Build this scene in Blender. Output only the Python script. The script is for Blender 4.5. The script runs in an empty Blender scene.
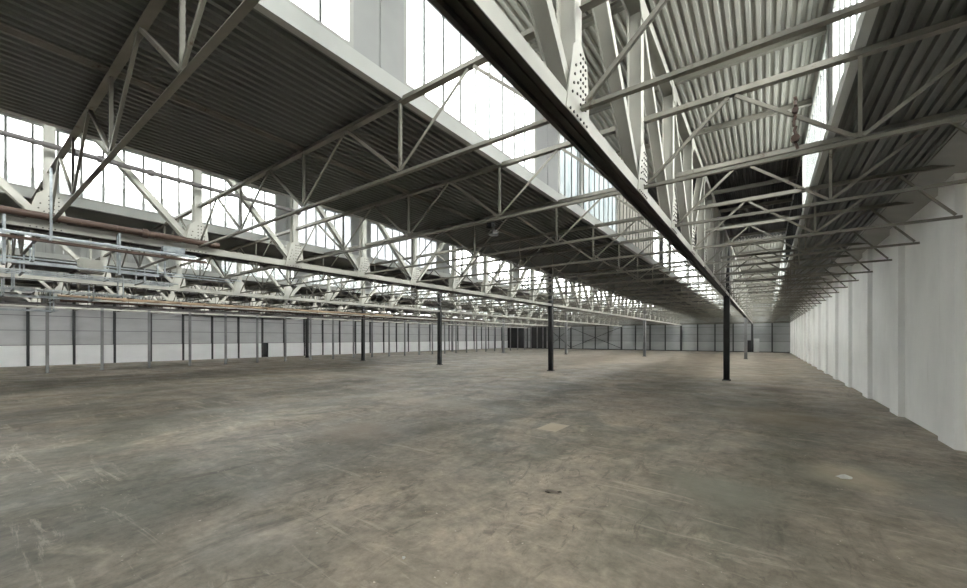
import bpy, bmesh, math, random
from mathutils import Vector, Matrix

random.seed(7)
C = bpy.context.scene.collection
scene = bpy.context.scene

# ------------------------------------------------------------------ camera, sky, exposure
cam_d = bpy.data.cameras.new('camera')
cam = bpy.data.objects.new('camera', cam_d)
C.objects.link(cam)
cam.location = (0, 0, 2.667)
cam.rotation_euler = (math.pi / 2, 0, 0.6269)
cam_d.sensor_fit = 'HORIZONTAL'
cam_d.sensor_width = 36
cam_d.lens = 388.5 / 967 * 36
cam_d.shift_y = (338.15 - 294) / 967
cam_d.clip_start = 0.05
cam_d.clip_end = 600
scene.camera = cam

world = bpy.data.worlds.new('overcast_sky')
scene.world = world
world.use_nodes = True
bgn = world.node_tree.nodes['Background']
bgn.inputs[0].default_value = (1.0, 0.985, 0.95, 1)
bgn.inputs[1].default_value = 1.0

scene.view_settings.view_transform = 'Standard'
scene.view_settings.look = 'None'
scene.view_settings.gamma = 1
scene.view_settings.use_curve_mapping = False
scene.view_settings.exposure = 4.13
scene.cycles.max_bounces = 14
scene.cycles.diffuse_bounces = 8
scene.cycles.transparent_max_bounces = 24
scene.cycles.use_denoising = True

# ------------------------------------------------------------------ the grid of the hall (metres)
P = 3.048                       # truss spacing and truss panel
XG = [-1.963 - 12.192 * i for i in range(5)]      # girder lines
YT = lambda k: 1.464 + P * k                      # truss lines
XR, XL, YF, YB = 3.82, -57.0, YT(29), -14.0
ZB, ZT, ZHI = 5.46, 6.70, 9.12
ORD = ['zeroth', 'first', 'second', 'third', 'fourth', 'fifth', 'sixth', 'seventh', 'eighth', 'ninth', 'tenth', 'eleventh', 'twelfth',
       'thirteenth', 'fourteenth', 'fifteenth', 'sixteenth', 'seventeenth', 'eighteenth', 'nineteenth', 'twentieth']
def nth(n):
    if n <= 20: return ORD[n]
    return {20: 'twenty-', 30: 'thirty-'}[n // 10 * 10] + ORD[n % 10] if n % 10 else 'thirtieth'

# ------------------------------------------------------------------ materials
def mat(name):
    m = bpy.data.materials.new(name); m.use_nodes = True
    nt = m.node_tree
    return m, nt, nt.nodes['Principled BSDF']
def N(nt, t, **kw):
    n = nt.nodes.new(t)
    for k, v in kw.items(): setattr(n, k, v)
    return n
def noise(nt, vec, scale, detail=4, rough=.55, dist=0):
    n = N(nt, 'ShaderNodeTexNoise'); n.inputs['Scale'].default_value = scale; n.inputs['Detail'].default_value = detail
    n.inputs['Roughness'].default_value = rough; n.inputs['Distortion'].default_value = dist
    nt.links.new(vec, n.inputs['Vector']); return n.outputs['Fac']
def ramp(nt, fac, stops):
    r = N(nt, 'ShaderNodeValToRGB'); e = r.color_ramp.elements
    while len(e) < len(stops): e.new(0.5)
    for q, (p, c) in zip(e, stops): q.position = p; q.color = (*c, 1) if len(c) == 3 else c
    nt.links.new(fac, r.inputs[0]); return r.outputs[0]
def mix(nt, fac, a, b, mode='MIX'):
    m = N(nt, 'ShaderNodeMix', data_type='RGBA', blend_type=mode)
    for s, v in ((m.inputs[0], fac), (m.inputs[6], a), (m.inputs[7], b)):
        if isinstance(v, (int, float)): s.default_value = v
        elif isinstance(v, tuple): s.default_value = (*v, 1)
        else: nt.links.new(v, s)
    return m.outputs[2]
def mapping(nt, vec, scale=(1, 1, 1), rot=(0, 0, 0), loc=(0, 0, 0)):
    m = N(nt, 'ShaderNodeMapping'); m.inputs['Scale'].default_value = scale; m.inputs['Rotation'].default_value = rot; m.inputs['Location'].default_value = loc
    nt.links.new(vec, m.inputs[0]); return m.outputs[0]
def objco(nt): return N(nt, 'ShaderNodeTexCoord').outputs['Object']
def geopos(nt): return N(nt, 'ShaderNodeNewGeometry').outputs['Position']

def painted(name, col, rust=(.16, .07, .03), amount=.62, rough=.55, var=.12, scale=3.0):
    m, nt, b = mat(name); v = geopos(nt)
    dark = tuple(c * (1 - var * 2) for c in col); lite = tuple(min(1, c * (1 + var)) for c in col)
    base = ramp(nt, noise(nt, v, .9, 3), [(.3, dark), (.7, lite)])
    r = ramp(nt, noise(nt, v, scale, 8, .7, .6), [(amount, (0, 0, 0)), (min(1, amount + .09), (1, 1, 1))])
    nt.links.new(mix(nt, r, base, rust), b.inputs['Base Color'])
    b.inputs['Roughness'].default_value = rough
    return m
M = {}
M['steel'] = painted('cream_steel_paint', (.40, .39, .34), amount=.66)
M['truss'] = painted('old_truss_paint', (.225, .215, .182), rust=(.09, .055, .035), amount=.60, var=.2)
M['girder'] = painted('white_girder_paint', (.40, .392, .35), amount=.70)
M['soffit'] = painted('dark_shaded_chord_underside', (.030, .026, .021), amount=.8)  # dark paint and rust, plus the unlit underside's shade in the colour
M['rivet'] = painted('bolt_iron', (.05, .045, .04), amount=.8)
M['dark_post'] = painted('black_post_paint', (.030, .030, .031), rust=(.05, .03, .02), amount=.66, var=.2)
M['grey_post'] = painted('grey_post_paint', (.25, .25, .255), amount=.72, rust=(.1, .06, .04))
M['wall_post'] = painted('wall_post_paint', (.040, .041, .043), amount=.75)
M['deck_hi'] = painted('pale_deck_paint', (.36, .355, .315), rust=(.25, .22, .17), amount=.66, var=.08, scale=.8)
M['deck_lo'] = painted('dark_grey_low_deck', (.135, .140, .130), rust=(.085, .085, .075), amount=.70, var=.08, scale=.8)  # low decks toned darker than the high deck
M['deck_black'] = painted('black_deck_paint', (.012, .012, .012), amount=.95)
M['sill'] = painted('sill_paint', (.46, .47, .45), amount=.74, var=.06)
M['panel'] = painted('grey_infill_panel', (.33, .335, .33), amount=.78, var=.06)
M['board'] = painted('ribbed_sheet_boards', (.36, .365, .35), amount=.74, var=.08)
M['frame'] = painted('window_frame_paint', (.40, .40, .38), amount=.74)
M['mullion'] = painted('thin_dark_mullion', (.10, .105, .10), amount=.8)
M['mullion_grey'] = painted('thin_grey_mullion', (.36, .37, .37), amount=.85)
M['brown_pipe'] = painted('rust_brown_pipe', (.075, .042, .03), rust=(.13, .085, .065), amount=.55)
M['tan_pipe'] = painted('tan_pipe_lagging', (.50, .36, .24), rust=(.2, .1, .06), amount=.58)
M['grey_pipe'] = painted('dark_grey_pipe', (.11, .10, .10), amount=.7)
M['black'] = painted('black_fitting', (.02, .02, .02), amount=.9)
M['conduit'], _nt, _b = mat('galvanised_conduit')
_b.inputs['Base Color'].default_value = (.55, .60, .63, 1); _b.inputs['Metallic'].default_value = .6; _b.inputs['Roughness'].default_value = .38
_v = objco(_nt); _nt.links.new(ramp(_nt, noise(_nt, _v, 6, 4), [(.3, (.22, .245, .265)), (.7, (.42, .45, .47))]), _b.inputs['Base Color'])

# glass: milky channel panes that let the overcast sky through
g, nt, b = mat('milky_channel_glass')
nt.nodes.remove(b)
out = nt.nodes['Material Output']
tr = N(nt, 'ShaderNodeBsdfTransparent'); gl = N(nt, 'ShaderNodeBsdfGlossy'); tl = N(nt, 'ShaderNodeBsdfTranslucent')
gl.inputs['Roughness'].default_value = .15
tl.inputs[0].default_value = (.8, .9, .93, 1)
v = geopos(nt)
tint = ramp(nt, noise(nt, mapping(nt, v, (1, .55, .25)), 1.6, 3), [(.30, (.66, .74, .76)), (.50, (.86, .89, .89)), (.7, (.94, .95, .94))])
nt.links.new(tint, tr.inputs[0])
m1 = N(nt, 'ShaderNodeMixShader'); m1.inputs[0].default_value = .12
nt.links.new(tr.outputs[0], m1.inputs[1]); nt.links.new(tl.outputs[0], m1.inputs[2])
m2 = N(nt, 'ShaderNodeMixShader'); m2.inputs[0].default_value = .05
nt.links.new(m1.outputs[0], m2.inputs[1]); nt.links.new(gl.outputs[0], m2.inputs[2])
nt.links.new(m2.outputs[0], out.inputs[0])
M['glass'] = g

def dirty_glass(name, lo, hi, sx=.6):
    g, nt, b = mat(name); nt.nodes.remove(b); out = nt.nodes['Material Output']
    tr = N(nt, 'ShaderNodeBsdfTranslucent'); gl = N(nt, 'ShaderNodeBsdfGlossy'); gl.inputs['Roughness'].default_value = .2
    v = geopos(nt)
    n1 = noise(nt, mapping(nt, v, (1, 2.2, sx)), 1.4, 4, .6)
    nt.links.new(ramp(nt, n1, [(.30, lo), (.70, hi)]), tr.inputs[0])
    m_ = N(nt, 'ShaderNodeMixShader'); m_.inputs[0].default_value = .04
    nt.links.new(tr.outputs[0], m_.inputs[1]); nt.links.new(gl.outputs[0], m_.inputs[2]); nt.links.new(m_.outputs[0], out.inputs[0])
    return g
M['glass_blue'] = dirty_glass('blue_green_wired_glass', (.085, .105, .112), (.165, .180, .182))
M['glass_beige'] = dirty_glass('grimy_beige_glass', (.030, .031, .028), (.095, .093, .082), .3)
M['glass_pale'] = dirty_glass('pale_dusty_glass', (.14, .155, .172), (.25, .262, .272))

# white pilaster wall
m, nt, b = mat('white_wall_paint'); v = geopos(nt)
a = ramp(nt, noise(nt, mapping(nt, v, (1, .5, .35)), 1.1, 6, .6), [(.30, (.80, .805, .80)), (.62, (.90, .905, .895))])
s = ramp(nt, noise(nt, mapping(nt, v, (3, 3, .25)), 1.5, 6, .7), [(.60, (0, 0, 0)), (.80, (.55, .55, .55))])
a = mix(nt, s, a, (.56, .55, .52))
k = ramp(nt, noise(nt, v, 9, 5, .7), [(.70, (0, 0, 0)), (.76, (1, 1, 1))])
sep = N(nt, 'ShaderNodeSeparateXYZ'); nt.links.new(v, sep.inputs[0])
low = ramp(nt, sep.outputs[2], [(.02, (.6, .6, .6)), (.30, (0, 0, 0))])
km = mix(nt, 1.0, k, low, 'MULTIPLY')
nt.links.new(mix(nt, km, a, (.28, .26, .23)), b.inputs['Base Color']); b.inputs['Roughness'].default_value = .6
bp = N(nt, 'ShaderNodeBump'); bp.inputs['Strength'].default_value = .15; nt.links.new(noise(nt, v, 14, 4), bp.inputs['Height']); nt.links.new(bp.outputs[0], b.inputs['Normal'])
M['white_wall'] = m

# painted block wall with course seams
def block_wall(name, upper, lower, along):
    m, nt, b = mat(name); v = geopos(nt)
    sep = N(nt, 'ShaderNodeSeparateXYZ'); nt.links.new(v, sep.inputs[0])
    def near(z, w):
        d = N(nt, 'ShaderNodeMath', operation='SUBTRACT'); nt.links.new(sep.outputs[2], d.inputs[0]); d.inputs[1].default_value = z
        e = N(nt, 'ShaderNodeMath', operation='ABSOLUTE'); nt.links.new(d.outputs[0], e.inputs[0])
        f = N(nt, 'ShaderNodeMath', operation='LESS_THAN'); nt.links.new(e.outputs[0], f.inputs[0]); f.inputs[1].default_value = w
        return f.outputs[0]
    st = N(nt, 'ShaderNodeMath', operation='GREATER_THAN'); nt.links.new(sep.outputs[2], st.inputs[0]); st.inputs[1].default_value = 2.0
    nz = noise(nt, mapping(nt, v, (.25, .25, .6)), 2, 5)
    up = ramp(nt, nz, [(.3, tuple(c * .85 for c in upper)), (.7, upper)])
    lo = ramp(nt, nz, [(.3, tuple(c * .92 for c in lower)), (.7, lower)])
    c = mix(nt, st.outputs[0], lo, up)
    for z, w in ((2.0, .035), (3.42, .035), (4.85, .035)):
        c = mix(nt, near(z, w), c, tuple(q * .45 for q in upper))
    nt.links.new(c, b.inputs['Base Color']); b.inputs['Roughness'].default_value = .7
    return m
M['block_side'] = block_wall('grey_block_wall', (.52, .52, .53), (.88, .88, .89), 1)
M['block_end'] = block_wall('end_block_wall', (.33, .34, .34), (.40, .41, .41), 0)
M['soffit_board'] = painted('grey_soffit_board', (.40, .40, .385), amount=.8, var=.08)
M['door_dark'] = painted('dark_door_paint', (.020, .021, .023), amount=.95)
M['door_white'] = painted('white_door_paint', (.55, .56, .56), amount=.9)
M['chip'] = painted('pale_chip', (.75, .75, .72), amount=.9)
M['rubble'] = painted('brown_rubble', (.10, .08, .06), amount=.6)

# floor
m, nt, b = mat('worn_concrete_floor'); v = geopos(nt)
def sm(fac, a, b_): return ramp(nt, fac, [(a, (0, 0, 0)), (b_, (1, 1, 1))])
big = noise(nt, mapping(nt, v, (.55, .35, 1), (0, 0, .5)), .32, 5, .6, .5)
c = ramp(nt, big, [(.32, (.128, .127, .112)), (.47, (.178, .166, .145)), (.60, (.235, .215, .185)), (.72, (.27, .25, .215))])
green = sm(noise(nt, mapping(nt, v, (.5, .3, 1), (0, 0, -.3), (13, 5, 0)), .55, 8, .68, 1.2), .48, .57)
c = mix(nt, mix(nt, 1.0, green, (.75, .75, .75), 'MULTIPLY'), c, (.108, .113, .096))
pale = sm(noise(nt, mapping(nt, v, (.6, .9, 1), (0, 0, .8), (3, 31, 0)), .8, 8, .65, 1.2), .60, .70)
c = mix(nt, mix(nt, 1.0, pale, (.55, .55, .55), 'MULTIPLY'), c, (.31, .285, .235))
dk = sm(noise(nt, mapping(nt, v, (.8, .35, 1), (0, 0, 1.0), (7, 2, 0)), .7, 9, .72, 1.5), .57, .66)
c = mix(nt, mix(nt, 1.0, dk, (.7, .7, .7), 'MULTIPLY'), c, (.070, .064, .055))
# long drag marks across the hall
lane = sm(noise(nt, mapping(nt, v, (.05, .55, 1), (0, 0, .12)), 1.0, 5, .6), .50, .66)
c = mix(nt, mix(nt, 1.0, lane, (.40, .40, .40), 'MULTIPLY'), c, (.095, .09, .08))
fine = ramp(nt, noise(nt, v, 6, 9, .72), [(.30, (.66, .66, .66)), (.70, (1.22, 1.21, 1.20))])
c = mix(nt, 1.0, c, fine, 'MULTIPLY')
mid = ramp(nt, noise(nt, v, 1.6, 8, .68, .5), [(.32, (.68, .69, .67)), (.68, (1.22, 1.19, 1.16))])
c = mix(nt, 1.0, c, mid, 'MULTIPLY')
sc1 = sm(noise(nt, mapping(nt, v, (1.0, .45, 1), (0, 0, .9), (4, 9, 0)), 2.2, 9, .75, 2.2), .545, .60)
sc1 = mix(nt, 1.0, sc1, sm(noise(nt, v, .45, 3), .40, .54), 'MULTIPLY')
c = mix(nt, mix(nt, 1.0, sc1, (.62, .62, .62), 'MULTIPLY'), c, (.072, .068, .058))
sc2 = sm(noise(nt, mapping(nt, v, (.25, 1.6, 1), (0, 0, .35), (2, 17, 0)), 2.0, 8, .75, 1.0), .56, .63)
sc2 = mix(nt, 1.0, sc2, sm(noise(nt, mapping(nt, v, loc=(40, 3, 0)), .4, 3), .42, .56), 'MULTIPLY')
c = mix(nt, mix(nt, 1.0, sc2, (.5, .5, .5), 'MULTIPLY'), c, (.33, .30, .26))
fl = sm(noise(nt, mapping(nt, v, loc=(9, 9, 0)), 14, 2, .5), .70, .73)
fl = mix(nt, 1.0, fl, sm(noise(nt, mapping(nt, v, loc=(21, 3, 0)), .8, 3), .50, .62), 'MULTIPLY')
c = mix(nt, mix(nt, 1.0, fl, (.8, .8, .8), 'MULTIPLY'), c, (.5, .48, .44))
# slab joints
br = N(nt, 'ShaderNodeTexBrick'); br.offset = 0; br.inputs['Scale'].default_value = 1; br.inputs['Mortar Size'].default_value = .018
br.inputs['Brick Width'].default_value = 6.096; br.inputs['Row Height'].default_value = 6.096; br.inputs['Mortar Smooth'].default_value = .3
nt.links.new(mapping(nt, v, (1, 1, 1), (0, 0, 0), (1.1, 3.0, 0)), br.inputs['Vector'])
jm = mix(nt, 1.0, br.outputs['Fac'], sm(noise(nt, v, .9, 4), .42, .62), 'MULTIPLY')
c = mix(nt, mix(nt, 1.0, jm, (.5, .5, .5), 'MULTIPLY'), c, (.085, .08, .07))
# cracks
vo = N(nt, 'ShaderNodeTexVoronoi', feature='DISTANCE_TO_EDGE'); vo.inputs['Scale'].default_value = .28
wv = N(nt, 'ShaderNodeTexNoise'); wv.inputs['Scale'].default_value = 1.3; nt.links.new(v, wv.inputs['Vector'])
nt.links.new(mix(nt, .12, v, wv.outputs['Color'], 'ADD'), vo.inputs['Vector'])
cr = ramp(nt, vo.outputs['Distance'], [(0, (1, 1, 1)), (.006, (0, 0, 0))])
cr = mix(nt, 1.0, cr, sm(noise(nt, v, .35, 3), .54, .62), 'MULTIPLY')
c = mix(nt, mix(nt, 1.0, cr, (.6, .6, .6), 'MULTIPLY'), c, (.06, .055, .05))
# a pale repair patch and an oil stain, plus pale areas lightening the far floor
def blob(cx, cy, rx, ry, soft, rot=0, wob=.25):
    mv = mapping(nt, v, (1, 1, 1), (0, 0, 0), (-cx, -cy, 0))
    mv = mapping(nt, mv, (1 / rx, 1 / ry, 0), (0, 0, rot))
    n = N(nt, 'ShaderNodeTexNoise'); n.inputs['Scale'].default_value = 1.2; n.inputs['Detail'].default_value = 5; nt.links.new(v, n.inputs['Vector'])
    mv = mix(nt, wob, mv, n.outputs['Color'], 'LINEAR_LIGHT')
    l = N(nt, 'ShaderNodeVectorMath', operation='LENGTH'); nt.links.new(mv, l.inputs[0])
    return ramp(nt, l.outputs['Value'], [(1 - soft, (1, 1, 1)), (1.0, (0, 0, 0))])
for (cx, cy, rx, ry, soft, rot, colr, amt) in [
    (.4, 25.3, 1.7, 2.2, .7, 0, (.055, .045, .036), .75), (2.2, 25.4, .7, .9, .6, 0, (.08, .07, .06), .7),
    (-3.0, 6.15, .22, .12, .6, 0, (.05, .04, .035), .8),
    (1.3, 10.2, .9, 1.0, .6, .4, (.30, .275, .22), .6), (.3, 16.5, 2.6, 2.4, .8, 0, (.19, .155, .11), .6),
    (-.6, 8.0, 1.3, 1.1, .6, .3, (.12, .125, .105), .75), (2.5, 9.3, .7, .9, .6, .3, (.14, .145, .14), .7),
    (-9.5, 7.0, 1.8, 1.5, .8, .3, (.24, .20, .165), .5), (-11.5, 12, 4.0, 1.6, .8, .2, (.27, .245, .21), .55),
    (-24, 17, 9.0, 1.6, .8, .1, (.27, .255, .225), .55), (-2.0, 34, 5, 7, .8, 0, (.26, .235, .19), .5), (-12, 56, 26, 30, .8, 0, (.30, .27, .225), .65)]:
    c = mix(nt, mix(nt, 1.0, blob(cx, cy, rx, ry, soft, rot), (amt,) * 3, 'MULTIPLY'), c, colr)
# square repair patch
mv = mapping(nt, v, (1, 1, 1), (0, 0, .15)); mv = mapping(nt, v, (1, 1, 0), (0, 0, 0), (5.14, -10.66, 0))
ab = N(nt, 'ShaderNodeVectorMath', operation='ABSOLUTE'); nt.links.new(mapping(nt, mv, (1 / .33, 1 / .52, 0), (0, 0, .0)), ab.inputs[0])
sp = N(nt, 'ShaderNodeSeparateXYZ'); nt.links.new(ab.outputs[0], sp.inputs[0])
mx = N(nt, 'ShaderNodeMath', operation='MAXIMUM'); nt.links.new(sp.outputs[0], mx.inputs[0]); nt.links.new(sp.outputs[1], mx.inputs[1])
c = mix(nt, mix(nt, 1.0, ramp(nt, mx.outputs[0], [(.92, (1, 1, 1)), (1.0, (0, 0, 0))]), (.75, .75, .75), 'MULTIPLY'), c, (.37, .335, .265))
c = mix(nt, 1.0, c, (1.74, 1.62, 1.53), 'MULTIPLY')
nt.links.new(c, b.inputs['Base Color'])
rr = ramp(nt, noise(nt, v, .7, 5), [(.35, (.42, .42, .42)), (.65, (.66, .66, .66))]); nt.links.new(rr, b.inputs['Roughness'])
b.inputs['Specular IOR Level'].default_value = .5
bp = N(nt, 'ShaderNodeBump'); bp.inputs['Strength'].default_value = .25; bp.inputs['Distance'].default_value = .02
nt.links.new(noise(nt, v, 5, 9, .7), bp.inputs['Height']); nt.links.new(bp.outputs[0], b.inputs['Normal'])
M['floor'] = m

# ------------------------------------------------------------------ mesh helpers
class MB:
    """collects quads; build() links them as one mesh object"""
    def __init__(s): s.v = []; s.f = []; s.mi = []; s.cur = 0
    def box(s, x0, x1, y0, y1, z0, z1):
        n = len(s.v)
        s.v += [(x, y, z) for z in (z0, z1) for y in (y0, y1) for x in (x0, x1)]
        for q in ((0, 2, 3, 1), (4, 5, 7, 6), (0, 1, 5, 4), (2, 6, 7, 3), (0, 4, 6, 2), (1, 3, 7, 5)):
            s.f.append(tuple(n + i for i in q)); s.mi.append(s.cur)
    def bar(s, p0, p1, rects, up=(0, 0, 1)):
        """rects (a0,a1,b0,b1): a across, b along up, extruded from p0 to p1"""
        p0, p1 = Vector(p0), Vector(p1); d = (p1 - p0).normalized(); up = Vector(up)
        side = d.cross(up).normalized(); u = side.cross(d).normalized()
        for a0, a1, b0, b1 in rects:
            n = len(s.v)
            for p in (p0, p1):
                for a, b_ in ((a0, b0), (a1, b0), (a1, b1), (a0, b1)): s.v.append(tuple(p + side * a + u * b_))
            for q in ((0, 3, 2, 1), (4, 5, 6, 7), (0, 1, 5, 4), (1, 2, 6, 5), (2, 3, 7, 6), (3, 0, 4, 7)):
                s.f.append(tuple(n + i for i in q)); s.mi.append(s.cur)
    def tube(s, p0, p1, r, n=10, r2=None):
        p0, p1 = Vector(p0), Vector(p1); d = (p1 - p0).normalized(); r2 = r if r2 is None else r2
        a = Vector((0, 0, 1)) if abs(d.z) < .9 else Vector((1, 0, 0)); e1 = d.cross(a).normalized(); e2 = d.cross(e1)
        k = len(s.v)
        for p, q in ((p0, r), (p1, r2)):
            for i in range(n):
                t = 2 * math.pi * i / n; s.v.append(tuple(p + (e1 * math.cos(t) + e2 * math.sin(t)) * q))
        for i in range(n):
            j = (i + 1) % n; s.f.append((k + i, k + j, k + n + j, k + n + i)); s.mi.append(s.cur)
        s.f.append(tuple(k + i for i in reversed(range(n)))); s.mi.append(s.cur)
        s.f.append(tuple(k + n + i for i in range(n))); s.mi.append(s.cur)
    def prism(s, pts, axis, a0, a1):
        """polygon pts in the plane normal to axis ('x': (y,z); 'y': (x,z)), from a0 to a1"""
        k = len(s.v); n = len(pts)
        for a in (a0, a1):
            for p, q in pts: s.v.append((a, p, q) if axis == 'x' else (p, a, q))
        for i in range(n):
            j = (i + 1) % n; s.f.append((k + i, k + j, k + n + j, k + n + i)); s.mi.append(s.cur)
        s.f.append(tuple(k + i for i in reversed(range(n)))); s.mi.append(s.cur)
        s.f.append(tuple(k + n + i for i in range(n))); s.mi.append(s.cur)
    def mesh(s, name):
        me = bpy.data.meshes.new(name); me.from_pydata(s.v, [], s.f); me.update()
        bm = bmesh.new(); bm.from_mesh(me); bmesh.ops.recalc_face_normals(bm, faces=bm.faces); bm.to_mesh(me); bm.free()
        return me
    def build(s, name, m, parent=None, loc=None):
        me = s.mesh(name)
        for q in (m if isinstance(m, (list, tuple)) else [m]): me.materials.append(q)
        if any(s.mi): me.polygons.foreach_set('material_index', s.mi)
        o = bpy.data.objects.new(name, me); C.objects.link(o)
        if parent: o.parent = parent
        if loc: o.location = loc
        return o
def tag(o, label, cat, group=None, kind=None):
    o['label'] = label; o['category'] = cat
    if group: o['group'] = group
    if kind: o['kind'] = kind
    return o
def empty(name, loc):
    o = bpy.data.objects.new(name, None); C.objects.link(o); o.location = loc; o.empty_display_size = .2
    return o
def struct(o): o['kind'] = 'structure'; return o
def dup(root, loc):
    r = root.copy(); C.objects.link(r); r.location = loc
    for ch in root.children:
        c_ = ch.copy(); C.objects.link(c_); c_.parent = r
        for g_ in ch.children:
            d_ = g_.copy(); C.objects.link(d_); d_.parent = c_
    return r
W = lambda w, d, t=.016: [(-w / 2, w / 2, -d / 2, -d / 2 + t), (-w / 2, w / 2, d / 2 - t, d / 2), (-t / 2, t / 2, -d / 2 + t, d / 2 - t)]   # flanges across 'a'
TEE = lambda w, d, t=.012: [(-w / 2, w / 2, -d / 2, -d / 2 + t), (-t, t, -d / 2 + t, d / 2)]           # flange at the bottom
TEEI = lambda w, d, t=.012: [(-w / 2, w / 2, d / 2 - t, d / 2), (-t, t, -d / 2, d / 2 - t)]
ANG = lambda w, t=.009: [(-w / 2, w / 2, -w / 2, -w / 2 + t), (-w / 2, -w / 2 + t, -w / 2 + t, w / 2)]

# ------------------------------------------------------------------ floor and walls
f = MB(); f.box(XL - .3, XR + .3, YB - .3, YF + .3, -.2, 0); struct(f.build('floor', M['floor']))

# white wall with sloping-sided pilasters
w = MB(); prof = [(XR, YB)]
y0 = 14.06 - 4.87 * 5
for i in range(24):
    a = y0 + 4.87 * i
    if YB < a and a + 1.5 < YF:
        prof += [(XR, a), (XR - .15, a + .06), (XR - .15, a + 1.16), (XR, a + 1.40)]
prof += [(XR, YF)]
pts = prof + [(XR + .3, YF), (XR + .3, YB)]
n = len(pts)
w.v = [(x, y, z) for z in (0, 6.62) for x, y in pts]
for i in range(n):
    j = (i + 1) % n; w.f.append((i, j, n + j, n + i)); w.mi.append(0)
for i in range(len(prof) - 1):                      # cap strips
    pass
w.f.append(tuple(range(n, 2 * n))); w.mi.append(0)
struct(w.build('wall_right', M['white_wall']))
u = MB(); u.prism([(3.06, 6.80), (3.82, 6.56), (4.12, 6.56), (4.12, 6.9), (3.06, 6.9)], 'y', YB, YF)
struct(u.build('trim_1', M['soffit_board']))

# side wall of painted blocks; the bright lower course stands proud between the posts
DOOR_Y = (25.72, 26.62)
w = MB(); w.box(XL - .3, XL, YB, YF, 0, 6.9)
for k in range(-5, 30):
    a, b2 = max(YB, YT(k - 1) + .09), YT(k) - .09
    if k == 29: b2 = YF
    if a >= b2: continue
    if a < DOOR_Y[0] < b2:
        w.box(XL, XL + .12, a, DOOR_Y[0], 0, 2.0)
        if DOOR_Y[1] < b2: w.box(XL, XL + .12, DOOR_Y[1], b2, 0, 2.0)
    elif a < DOOR_Y[1] < b2: w.box(XL, XL + .12, DOOR_Y[1], b2, 0, 2.0)
    else: w.box(XL, XL + .12, a, b2, 0, 2.0)
struct(w.build('wall_left', M['block_side']))
w = MB(); w.box(XL - .3, XR + .3, YF, YF + .3, 0, 9.5); struct(w.build('wall_far', M['block_end']))
w = MB(); w.box(XL - .3, XR + .3, YB - .3, YB, 0, 9.5); struct(w.build('wall_back', M['block_end']))

# wall posts
def wall_post_mesh(h=6.62):
    p = MB(); p.bar((0, 0, 0), (0, 0, h), W(.20, .20), up=(1, 0, 0)); return p.mesh('wall_post')
me = wall_post_mesh(); me.materials.append(M['wall_post'])
for k in range(0, 29):
    o = bpy.data.objects.new('wall_post', me); C.objects.link(o); o.location = (XL + .11, YT(k), 0)
    tag(o, f'dark steel post on the long block wall, {nth(k + 1)} counting away from the camera', 'post', 'posts on the block side wall')
for i in range(-17, 2):
    big = i % 4 == 0
    p = MB(); p.bar((0, 0, 0), (0, 0, 5.45), W(.34 if big else .20, .24 if big else .16), up=(0, 1, 0))
    o = p.build('wall_post', M['wall_post'], loc=(-1.963 + P * i, YF - (.12 if big else .08), 0))
    tag(o, f'dark steel post on the far end wall, {nth(2 - i)} counting from the white pilaster wall', 'post', 'posts on the far end wall')
# rails and header of the far wall
p = MB(); p.box(XL, XR - .2, YF - .10, YF, 5.46, 5.75); tag(p.build('wall_girt', M['wall_post']), 'dark steel header beam along the top of the far end wall', 'beam')
p = MB(); p.box(XL, XR - .2, YF - .05, YF, 0, .14); struct(p.build('baseboard_far', M['wall_post']))
p = MB(); p.bar((0, 0, 0), (0, YT(9) - YT(5), 0), W(.16, .22)); o = p.build('wall_girt', M['wall_post'], loc=(XL + .3, YT(5), 5.52))
tag(o, 'dark steel girt across the block side wall above its dark door', 'beam')
# cross bracing on the far wall
for nm, xa, xb in (('fourth and third', XG[3], XG[2]), ('mid-bay post and fourth', XG[3] - 6.096, XG[3])):
    r = empty('wall_brace', ((xa + xb) / 2, YF - .3, 0))
    for za, zb in ((.35, 5.2), (5.2, .35)):
        q = MB(); q.bar((-(xb - xa) / 2, .02 if za < 1 else .09, za), ((xb - xa) / 2, .02 if za < 1 else .09, zb), ANG(.11, .012)); q.build('brace_bar', M['wall_post'], r)
    tag(r, f'crossed steel bracing on the far end wall between the {nm} girder lines', 'brace')
# dark openings in the corner of the far wall
for n_, (xa, xb) in enumerate(((-56.9, -53.9), (-53.7, -51.4), (-49.9, -47.85), (-47.55, -45.2))):
    q = MB(); q.box(xa, xb, YF - .06, YF, .14, 5.45); struct(q.build(f'door_{n_ + 3}', M['door_dark']))
# doors
d = empty('door_1', (XL, 0, 0)); struct(d)
q = MB(); q.box(.0, .06, DOOR_Y[0] + .04, DOOR_Y[1] - .04, 0.02, 1.96); q.build('door_leaf', M['door_dark'], d)
q = MB(); q.box(0, .14, DOOR_Y[0], DOOR_Y[0] + .04, 0, 2.0); q.box(0, .14, DOOR_Y[1] - .04, DOOR_Y[1], 0, 2.0); q.box(0, .14, DOOR_Y[0], DOOR_Y[1], 1.96, 2.02); q.build('door_frame', M['wall_post'], d)
q = MB(); q.tube((.06, DOOR_Y[1] - .12, 1.0), (.12, DOOR_Y[1] - .12, 1.0), .02); q.build('door_handle', M['conduit'], d)
d = empty('door_2', (-2.95, YF, 0)); struct(d)
q = MB(); q.box(0, .95, -.08, 0, 0, 2.15); q.build('doorway', M['door_dark'], d)
q = MB(); q.box(-.08, 0, -.12, 0, 0, 2.25); q.box(.95, 1.03, -.12, 0, 0, 2.25); q.box(-.08, 1.03, -.12, 0, 2.15, 2.25); q.build('door_frame', M['wall_post'], d)
q = MB(); q.box(1.20, 2.1, -.14, -.09, .05, 2.6); q.build('door_leaf', M['door_white'], d)

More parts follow.
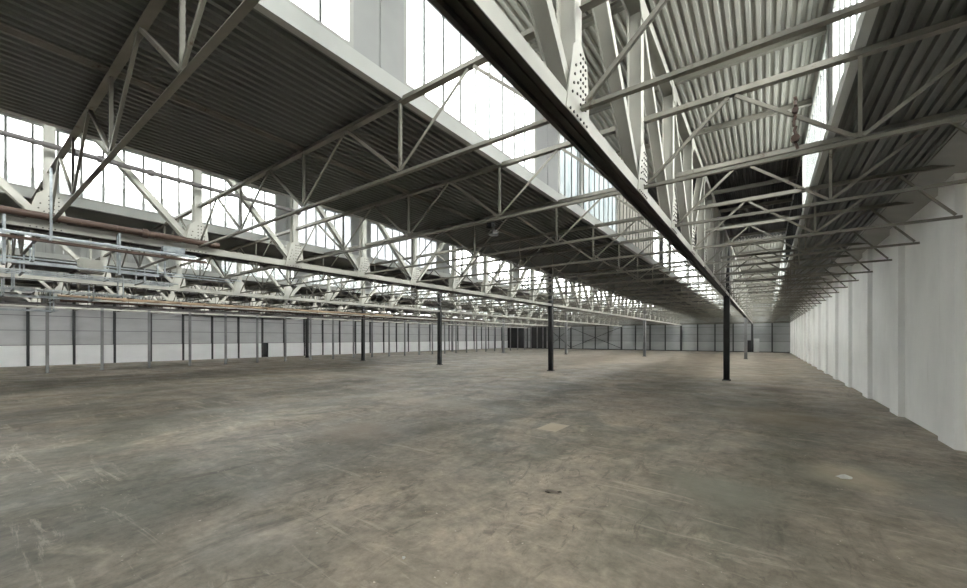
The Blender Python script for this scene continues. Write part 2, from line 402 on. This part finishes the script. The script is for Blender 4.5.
# ------------------------------------------------------------------ roof decks
def deck(x0, x1, ya, yb, z, depth=.06, pitch=.165):
    m_ = MB(); n = max(1, round((x1 - x0) / pitch)); p = (x1 - x0) / n
    prof = []
    for i in range(n):
        a = x0 + i * p
        prof += [(a, z), (a + .36 * p, z), (a + .50 * p, z + depth), (a + .86 * p, z + depth)]
    prof.append((x1, z))
    ys = [ya, yb]
    k = len(prof)
    m_.v = [(x, y, zz) for y in ys for x, zz in prof]
    for i in range(k - 1): m_.f.append((i, i + 1, k + i + 1, k + i)); m_.mi.append(0)
    b0 = len(m_.v); m_.box(x0, x1, ya, yb, z + depth + .02, z + depth + .16)
    return m_
ceil_n = 0
def ceil_name():
    global ceil_n; ceil_n += 1; return f'ceiling_{ceil_n}'
HW = P                      # half width of a monitor
for i, xg in enumerate(XG):
    xa, xb = xg - HW, xg + HW
    spans = [(YB, YF, 'deck_hi')] if i else [(YB, YT(5) + .1, 'deck_hi'), (YT(5) + .1, 30.6, 'deck_black'), (30.6, YF, 'deck_hi')]
    for ya, yb, mm in spans: struct(deck(xa - .1, xb + .1, ya, yb, ZHI).build(ceil_name(), M[mm]))
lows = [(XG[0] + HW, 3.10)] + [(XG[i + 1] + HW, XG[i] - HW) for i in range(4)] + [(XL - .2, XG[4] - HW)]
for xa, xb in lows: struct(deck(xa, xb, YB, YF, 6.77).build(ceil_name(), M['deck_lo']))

# ------------------------------------------------------------------ monitor sides: sill, header, windows, infill
trim_n = 10; win_n = 0
def trim_name():
    global trim_n; trim_n += 1; return f'trim_{trim_n}'
Z0, Z1 = 6.97, 8.94
def window(x, ya, yb, s, heavy=(), glass='glass'):
    """glazed bay from ya to yb in the monitor side at x; s = +1 when the hall side of the glass is at +x"""
    global win_n; win_n += 1
    r = empty(f'window_{win_n}', (x, ya, Z0)); struct(r); L = yb - ya; H = Z1 - Z0
    q = MB(); q.box(-.05, .05, 0, .07, 0, H); q.box(-.05, .05, L - .07, L, 0, H); q.box(-.05, .05, .07, L - .07, 0, .06); q.box(-.05, .05, .07, L - .07, H - .06, H)
    for h in heavy: q.box(-.06, .06, h - ya - .11, h - ya + .11, .06, H - .06)
    q.build('window_frame', M['frame'], r)
    mw = .019 if x > -6 else .030
    n = max(1, round(L / .508)); q = MB()
    for i in range(1, n):
        a = L * i / n; q.box(-.02, .02, a - mw, a + mw, .06, H - .06)
    if n > 1: q.build('mullion', M['mullion' if x > -6 else 'mullion_grey'], r)
    q = MB(); q.v = [(0, .07, .06), (0, L - .07, .06), (0, L - .07, H - .06), (0, .07, H - .06)]; q.f = [(0, 1, 2, 3)]; q.mi = [0]
    q.build('pane', M[glass], r)
def panel(x, ya, yb):
    q = MB(); q.box(x - .05, x + .05, ya, yb, Z0, Z1); q.box(x - .07, x - .05, (ya + yb) / 2 - .02, (ya + yb) / 2 + .02, Z0, Z1); q.box(x + .05, x + .07, (ya + yb) / 2 - .015, (ya + yb) / 2 + .015, Z0, Z1)
    struct(q.build(trim_name(), M['panel']))
def boards(x, ya, yb, m_='board'):
    q = MB(); n = max(1, round((yb - ya) / .32)); p = (yb - ya) / n
    for i in range(n):
        a = ya + i * p; o = random.uniform(-.01, .01)
        q.box(x - .02 + o, x + .02 + o, a + .004, a + p - .004, Z0, Z1); q.box(x - .045 + o, x + .045 + o, a + p * .7, a + p * .85, Z0, Z1)
    struct(q.build(trim_name(), M[m_]))
def side(x, s, segs, header='panel'):
    q = MB(); q.box(x - .06, x + .06, YB, YF, 6.71 if s > 0 else 6.765, Z0)
    struct(q.build(trim_name(), M['sill']))
    q = MB(); q.box(x - .06, x + .06, YB, YF, Z1, ZHI + .02); struct(q.build(trim_name(), M[header]))
    for kind, a, b_, *hv in segs:
        if kind == 'W': window(x, a, b_, s, *hv)
        elif kind == 'P': panel(x, a, b_)
        elif kind == 'K': boards(x, a, b_, 'deck_black')
        else: boards(x, a, b_)
def regular(k0, k1, solid=.75, step=2):
    out = []
    for k in range(k0, k1, step):
        a, b_ = YT(k), min(YT(k + step), YF)
        out += [('W', a + .06, b_ - solid), ('P', b_ - solid, b_ + .06 if b_ < YF else YF)]
    return out
start = [('W', YB, YT(-3) + .06), ('W', YT(-3) + .06, YT(-1) - .8), ('P', YT(-1) - .8, YT(-1) + .06)]
L1 = start + [('W', YT(-1) + .06, 3.55), ('P', 3.55, 4.55), ('W', 4.55, 9.25), ('P', 9.25, 10.62), ('W', 10.68, 16.3, (12.45,), 'glass_blue'), ('W', 16.3, 22.8, (), 'glass_beige')]
L1 += [('W', 22.8, 24.3), ('K', 24.3, 25.2), ('W', 25.2, 27.0), ('K', 27.0, 27.6), ('W', 27.6, YT(9))] + regular(9, 29)
R1 = start + regular(-1, 5)[:-2] + [('W', YT(3) + .06, 16.6), ('W', 16.66, 17.1), ('K', 17.1, 30.6), ('W', 30.6, YT(11))] + regular(11, 29)
side(XG[0] - HW, 1, L1); side(XG[0] + HW, -1, R1)
L2 = start + [('W', YT(-1) + .06, 8.4), ('P', 8.4, 9.25), ('W', 9.25, 12.2, (), 'glass_pale'), ('P', 12.2, 13.3), ('W', 13.3, 18.6, (), 'glass_pale'), ('P', 18.6, YT(6))] + [('W', YT(6), YT(7) - .5), ('P', YT(7) - .5, YT(7))] + regular(7, 29, .9)
L3 = start + [('W', YT(-1) + .06, 2.6), ('B', 2.6, 8.2), ('W', 8.2, 10.2), ('P', 10.2, 10.7)] + regular(3, 29, 1.0)
LX = start + regular(-1, 29, .9)
side(XG[1] - HW, 1, L2); side(XG[1] + HW, -1, LX)
side(XG[2] - HW, 1, L3); side(XG[2] + HW, -1, LX)
for i in (3, 4):
    old = [(sg[0], sg[1], sg[2], (), 'glass_beige') if sg[0] == 'W' and sg[1] < 40 else sg for sg in LX]
    side(XG[i] - HW, 1, old); side(XG[i] + HW, -1, LX)

# ------------------------------------------------------------------ columns
def column(x, k, m_, label):
    r = empty('steel_column', (x, YT(k), 0)); tag(r, label, 'column', 'main columns under the girders', 'thing')
    q = MB(); q.bar((0, 0, .03), (0, 0, 8.72), W(.30, .34, .022), up=(1, 0, 0)); q.build('shaft', m_, r)
    q = MB(); q.box(-.24, .24, -.24, .24, 0, .03); q.build('base_plate', m_, r)
    for sx in (-1, 1):
        for sy in (-1, 1):
            q = MB(); q.tube((sx * .20, sy * .20, .03), (sx * .20, sy * .20, .07), .018, 6); q.build('anchor_bolt', M['rivet'], r)
GL = ['first', 'second', 'third', 'fourth', 'fifth']
for i, x in enumerate(XG):
    column(x, 9, M['dark_post'], f'black steel column of the front row under the {GL[i]} girder from the white pilaster wall')
    column(x, 19, M['grey_post'], f'grey steel column of the back row under the {GL[i]} girder from the white pilaster wall')
# slim posts in a row along the block wall, one under every truss
pm = MB(); pm.bar((0, 0, .02), (0, 0, 5.42), W(.17, .17, .014), up=(1, 0, 0)); pm.box(-.14, .14, -.14, .14, 0, .02)
me = pm.mesh('slim_post'); me.materials.append(M['grey_post'])
for k in range(1, 29):
    o = bpy.data.objects.new('slim_post', me); C.objects.link(o); o.location = (XG[3] - 6.096, YT(k), 0)
    tag(o, f'slim grey steel post, {nth(k)} from the camera in the long row before the block wall', 'post', 'slim posts in a row')

# ------------------------------------------------------------------ main girders
def gusset(r, x, y, z, sgn, bolts, top=False, hanging=0):
    """bolted plate on a flange face; sgn is the side of the chord"""
    q = MB(); t0, t1 = (x, x + .014) if sgn > 0 else (x - .014, x)
    if top: pts = [(y - .42, z), (y + .42, z), (y + .15, z - .42), (y - .15, z - .42)]
    else: pts = [(y - .42, z - .095), (y + .30, z - .095), (y + .21, z + .70), (y - .02, z + .92), (y - .22, z + .74)]
    if hanging > 0 and not top: pts = [(2 * y - a, b_) for a, b_ in pts][::-1]
    q.prism(pts, 'x', t0, t1)
    if bolts:
        q.cur = 1; xb = t1 if sgn > 0 else t0
        rows = [(y + a, z + b_) for b_ in (.72, .62, .52, .42, .32, .22, .12) for a in (-.02, .06, .14)] + [(y + (a if hanging <= 0 else -a), z + b_) for a, b_ in ((-.16, .52), (-.19, .40), (-.22, .28), (-.26, .16), (-.10, .34), (-.12, .2))]
        rows += [(y + a, z - .06) for a in (-.32, -.22, -.12, -.02, .08, .18)]
        for a, b_ in rows: q.tube((xb, a, b_), (xb + .014 * sgn, a, b_), .016, 6)
    q.build('gusset_plate', [M['girder'], M['rivet']], r)
ZC = 5.37; ZTOP = 8.84
SP = ['span closest to camera', 'middle span', 'span reaching far end wall']
for i, xg in enumerate(XG):
    for s, k0 in enumerate((-1, 9, 19)):
        ya, yb = YT(k0), YT(k0 + 10) - (0 if s < 2 else .16)
        r = empty('roof_girder', (xg, ya, ZC))
        tag(r, f'deep steel roof girder, {GL[i]} line from white pilaster wall, {SP[s]}', 'girder', 'main roof girders')
        L = yb - ya
        q = MB(); q.bar((0, .003, 0), (0, L - .003, 0), [(-.14, -.125, -.09, .10), (.125, .14, -.09, .10)])
        q.cur = 1; q.bar((0, .003, 0), (0, L - .003, 0), [(-.125, .125, -.03, .012), (-.125, -.10, -.085, -.03), (.10, .125, -.085, -.03), (-.142, -.09, -.10, -.09), (.09, .142, -.10, -.09), (-.015, .015, -.06, -.03)])  # web and liners in the colour that holds the underside's shade
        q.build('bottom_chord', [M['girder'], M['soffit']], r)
        zt = ZTOP - ZC
        q = MB(); q.bar((0, .003, zt), (0, L - .003, zt), [(-.14, -.125, -.10, .10), (.125, .14, -.10, .10), (-.125, .125, -.012, .012)]); q.build('top_chord', M['girder'], r)
        for j in range(1, 10):
            y = YT(k0 + j) - ya
            q = MB(); q.bar((0, y, .10), (0, y, zt - .10), W(.19, .25), up=(1, 0, 0)); q.build('post', M['girder'], r)
            near = i < 2 and s == 0
            hang = -1 if j <= 5 else 1
            for sg in (1, -1): gusset(r, .14 * sg, y, 0, sg, near and (sg > 0 or i == 0), hanging=hang)
            if i < 2 and s < 2:
                gusset(r, .14, y, zt + .1, 1, False, True)
        for j in range(10):
            a, b_ = YT(k0 + j) - ya, min(YT(k0 + j + 1) - ya, L)
            if j < 5: p0, p1 = (0, a + .12, zt - .12), (0, b_ - .12, .14)
            else: p0, p1 = (0, a + .12, .14), (0, b_ - .12, zt - .12)
            q = MB(); q.bar(p0, p1, W(.15, .22, .014), up=(1, 0, 0)); q.build('diagonal', M['girder'], r)

# ------------------------------------------------------------------ cross trusses
def truss_proto(xs_nodes, x0, x1, ends):
    """local x along the truss from 0; bottom nodes, top nodes half a panel between them"""
    r = empty('roof_truss', (0, 0, 0)); H = ZT - ZB
    q = MB(); q.bar((x0, 0, 0), (x1, 0, 0), TEE(.075, .065, .009)); q.build('bottom_chord', M['truss'], r)
    q = MB(); q.bar((x0, 0, H), (x1, 0, H), TEE(.115, .11, .011)); q.build('top_chord', M['truss'], r)
    return r, H
def web(r, a, za, b_, zb, w_=.05):
    q = MB(); q.bar((a, 0, za), (b_, 0, zb), ANG(w_), up=(0, 1, 0)); q.build('diagonal', M['truss'], r)
def vert(r, a, H):
    q = MB(); q.bar((a, 0, .04), (a, 0, H - .06), ANG(.045, .008), up=(0, 1, 0)); q.build('vertical', M['truss'], r)
def full_truss():
    r, H = truss_proto(None, -12.192 + .155, -.155, 2)
    for j in range(4):
        a, b_ = -j * P, -(j + 1) * P; m_ = (a + b_) / 2
        web(r, a - (.22 if j == 0 else .03), .05, m_ + .05, H - .07); web(r, m_ - .05, H - .07, b_ + (.22 if j == 3 else .03), .05)
    for j in (1, 2, 3): vert(r, -j * P, H)
    return r
def end_truss(sgn, length):
    r, H = truss_proto(None, *( (.155, length) if sgn > 0 else (-length, -.155)), 1)
    S = sgn
    web(r, S * .22, .05, S * (P / 2 - .05), H - .07); web(r, S * (P / 2 + .05), H - .07, S * (P - .03), .05)
    vert(r, S * P, H)
    web(r, S * (P + .03), .05, S * (1.5 * P - .05), H - .07); web(r, S * (1.5 * P + .05), H - .07, S * (length - .1), .05)
    return r
def place(proto, x, ks, lab, group):
    first = True
    for n_, k in enumerate(ks):
        o = proto if first else dup(proto, (0, 0, 0)); first = False
        o.location = (x, YT(k), ZB); tag(o, lab.format(nth(n_ + 1)), 'truss', group)
place(end_truss(1, 3.67 - XG[0]), XG[0], range(1, 29), 'steel roof truss reaching the white pilaster wall, {} from the camera', 'trusses beside the white wall')
for i in range(4):
    place(full_truss(), XG[i], range(0, 29), f'steel roof truss between the {GL[i]} and {GL[i + 1]} girder lines, {{}} from the camera', f'trusses between the {GL[i]} and {GL[i + 1]} girders')
place(end_truss(-1, XG[4] - XL - .22), XG[4], range(0, 29), 'steel roof truss reaching the grey block wall, {} from the camera', 'trusses beside the block wall')

# purlins under the low decks, one down the middle of each
for i, (xa, xb) in enumerate(lows[1:5]):
    q = MB(); q.bar((0, YT(-4), 0), (0, YF - .2, 0), TEEI(.10, .09))
    o = q.build('roof_purlin', M['truss'], loc=((xa + xb) / 2, 0, 6.715)); tag(o, f'long steel purlin under the low roof between the {GL[i]} and {GL[i + 1]} girder lines', 'purlin')
# joists of the high roof over the first girder line
jm = MB(); jm.bar((-HW - .05, 0, 0), (HW + .05, 0, 0), W(.12, .15, .012)); me = jm.mesh('roof_joist'); me.materials.append(M['truss'])
for n_, k in enumerate(range(1, 29)):
    o = bpy.data.objects.new('roof_joist', me); C.objects.link(o); o.location = (XG[0], YT(k), ZHI - .08)
    tag(o, f'steel joist under the high raised roof above the first girder line, {nth(n_ + 1)} from the camera', 'joist', 'joists of the high roof')

# ------------------------------------------------------------------ pipes, conduits and hung rails
def pipe(name, x, z, ya, yb, r_, m_, label, cat, collars=(), hang=()):
    o = empty(name, (x, ya, z)); tag(o, label, cat)
    q = MB(); q.tube((0, 0, 0), (0, yb - ya, 0), r_, 12); q.build('pipe_run', m_, o)
    for c_ in collars:
        q = MB(); q.tube((0, c_ - ya - .06, 0), (0, c_ - ya + .06, 0), r_ * 1.45, 12); q.build('collar', m_, o)
    for k in hang:
        q = MB(); q.bar((0, YT(k) - ya, r_ * .9), (0, YT(k) - ya, 5.43 - z), [(-.012, .012, -.012, .012)], up=(0, 1, 0)); q.build('hanger_rod', M['grey_pipe'], o)
    return o
pipe('steam_pipe', -13.72, 7.23, -4, 7.55, .065, M['grey_pipe'], 'dark grey pipe with collars running past the windows over the second girder', 'pipe', (.6, 1.9, 2.3, 3.3, 5.2, 7.45))
pipe('steam_pipe', -13.86, 5.56, -4, 5.0, .085, M['brown_pipe'], 'rusty brown pipe lying along the bottom of the second girder', 'pipe', (3.2,))
pipe('conduit', -13.62, 5.06, -4, 4.3, .028, M['conduit'], 'shiny galvanised conduit hung below the second girder', 'conduit', (.4, 2.4, 3.9))
q = MB(); q.bar((0, 0, 0), (0, 8.6, 0), ANG(.075)); o = q.build('angle_rail', M['brown_pipe'], loc=(-13.60, -4, 4.94)); tag(o, 'rusty angle rail just under the shiny conduit', 'rail')
q = MB(); q.box(-.09, .09, 0, .5, 0, .16); o = q.build('junction_box', M['conduit'], loc=(-13.72, 3.55, 5.1)); tag(o, 'small pale blue-grey junction box at the end of the shiny conduit', 'box')
def rack(x, z, ya, yb, hangers, n_rails, label, cat='rack', m_='conduit', top=5.40, wd=.5):
    o = empty('hung_rack', (x, ya, z)); tag(o, label, cat)
    for j in range(n_rails):
        dx = (j / (n_rails - 1) - .5) * wd if n_rails > 1 else 0
        q = MB(); q.bar((dx, 0, .03), (dx, yb - ya, .03), [(-.022, .022, -.022, -.015), (-.022, -.015, -.015, .022), (.015, .022, -.015, .022)]); q.build('rail', M[m_], o)
    for h in hangers:
        q = MB()
        for sx in ((-1, 1) if n_rails > 1 else (0,)): q.bar((sx * (wd / 2 + .05), h - ya, -.02), (sx * (wd / 2 + .05), h - ya, top - z), [(-.03, .03, -.012, .012), (-.03, -.018, .012, .03), (.018, .03, .012, .03)], up=(0, 1, 0))
        q.build('hanger', M['conduit'], o)
        q = MB(); q.box(-wd / 2 - .1, wd / 2 + .1, h - ya - .025, h - ya + .025, -.045, -.005); q.build('crossbar', M['conduit'], o)
    return o
rack(-13.46, 4.98, -3, 4.2, (1.41,), 1, 'galvanised strut hung down in front of the second girder by the shiny conduit', top=6.63, wd=-.1)
rack(-13.88, 4.38, -3, 3.5, (.74, 2.66), 2, 'galvanised double rail rack hung low beneath the bottom of the second girder', wd=.10, top=5.44)
rack(-17.6, 4.95, -3, 7.0, (1.46, 4.51), 2, 'galvanised double rail rack hung below the low roof behind the second girder', wd=.7)
rack(-20.2, 4.86, -3, 5.6, (1.46, 4.51), 3, 'galvanised triple rail rack hung midway between the second and third girders', wd=1.1)
rack(-23.2, 4.52, -3, 5.2, (1.46, 4.51), 2, 'pale rail rack with two rails hung before the third girder', wd=.8)
rack(-27.8, 4.60, -3, 4.6, (1.46, 4.3), 3, 'galvanised triple rail rack hung behind the third girder', wd=1.0)
rack(-33.0, 4.18, -3, 3.7, (1.46, 3.5), 3, 'lowest galvanised rail rack hung between the third and fourth girders', wd=1.2)
pipe('tan_pipe', -30.0, 4.88, 3.4, 26, .08, M['tan_pipe'], 'long tan lagged pipe hung behind the third girder', 'pipe', (6, 10, 14, 18), range(1, 9))
pipe('steam_pipe', -34.5, 4.95, 4, 40, .07, M['brown_pipe'], 'long rusty pipe hung behind the tan lagged pipe', 'pipe', (8, 13, 18), range(1, 13))
pipe('steam_pipe', -31.6, 5.05, 10, 44, .06, M['brown_pipe'], 'rusty pipe running deep into the hall beside the tan lagged pipe', 'pipe', (14, 22, 30), range(3, 14))
pipe('steam_pipe', -36.6, 4.85, 2, 34, .05, M['grey_pipe'], 'thin grey pipe hung before the fourth girder', 'pipe', (8, 16, 24), range(1, 11))
pipe('steam_pipe', -41.0, 5.0, 2, 46, .06, M['grey_pipe'], 'grey pipe hung behind the fourth girder above the slim posts', 'pipe', (8, 16, 24), range(1, 11))
q = MB(); q.box(-.18, .18, -.22, .22, -.16, .16); q.tube((0, 0, .16), (0, 0, .9), .025, 8); q.box(-.2, .2, -.24, .24, -.18, -.16)
o = q.build('junction_box', M['girder'], loc=(-14.3, 2.2, 4.55)); tag(o, 'white junction box on a drop pipe beside the lowest double rail rack', 'box')

# pendant lamp and its junction box under the second truss row
r = empty('pendant_lamp', (-5.26, YT(2) + .12, 5.42)); tag(r, 'small dark pendant flood lamp hung from a truss bottom chord', 'lamp')
q = MB(); q.box(-.16, -.02, -.05, .05, -.09, .03); q.build('junction_box', M['black'], r)
q = MB(); q.tube((0, 0, .03), (0, 0, -.16), .014, 8); q.build('stem', M['black'], r)
q = MB(); q.tube((0, 0, -.16), (0, 0, -.24), .05, 12, .13); q.tube((0, 0, -.24), (0, 0, -.27), .13, 12); q.build('lamp_shade', M['grey_pipe'], r)
q = MB(); q.tube((0, 0, -.27), (0, 0, -.285), .11, 12); q.build('lens', M['conduit'], r)
# rusty chain hoist hanging off the truss beside the white wall
r = empty('chain_hoist', (.37, YT(2) - .05, 6.26)); tag(r, 'small rusty chain hoist hung from the second truss beside the white wall', 'hoist')
q = MB()
for j in range(8): q.tube((random.uniform(-.02, .02), .0, .05 - j * .075), (random.uniform(-.02, .02), random.uniform(-.02, .02), -.02 - j * .075), .022, 6)
q.build('chain', M['brown_pipe'], r)
q = MB(); q.tube((0, -.05, -.16), (0, .05, -.16), .04, 10); q.build('top_sheave', M['brown_pipe'], r)
q = MB(); q.tube((0, -.04, -.58), (0, .04, -.58), .055, 10); q.bar((0, 0, -.62), (.03, 0, -.74), ANG(.04)); q.build('hoist_block', M['brown_pipe'], r)

# ------------------------------------------------------------------ crumbs of debris
def lump(name, x, y, s, m_, label, cat):
    b_ = bmesh.new(); bmesh.ops.create_icosphere(b_, subdivisions=2, radius=1)
    rr_ = random.Random(x * 31 + y)
    for q in b_.verts: q.co *= rr_.uniform(.7, 1.2); q.co.x *= s; q.co.y *= s * .7; q.co.z = max(0, q.co.z * s * .35 + s * .12)
    me_ = bpy.data.meshes.new(name); b_.to_mesh(me_); b_.free(); me_.materials.append(m_)
    o_ = bpy.data.objects.new(name, me_); C.objects.link(o_); o_.location = (x, y, 0); o_.rotation_euler.z = rr_.uniform(0, 6); tag(o_, label, cat); return o_
lump('paint_flake', 1.24, 10.04, .13, M['chip'], 'white chip of paint lying on the concrete near the white wall', 'debris')
lump('rubble_piece', -3.05, 6.1, .06, M['rubble'], 'dark brown crumb of rubble in the middle of the concrete floor', 'debris')
lump('rubble_piece', -2.88, 6.22, .045, M['rubble'], 'smaller dark crumb beside the brown rubble crumb mid floor', 'debris')
lump('paint_flake', -3.55, 3.25, .03, M['chip'], 'tiny white flake on the concrete close to the camera', 'debris')
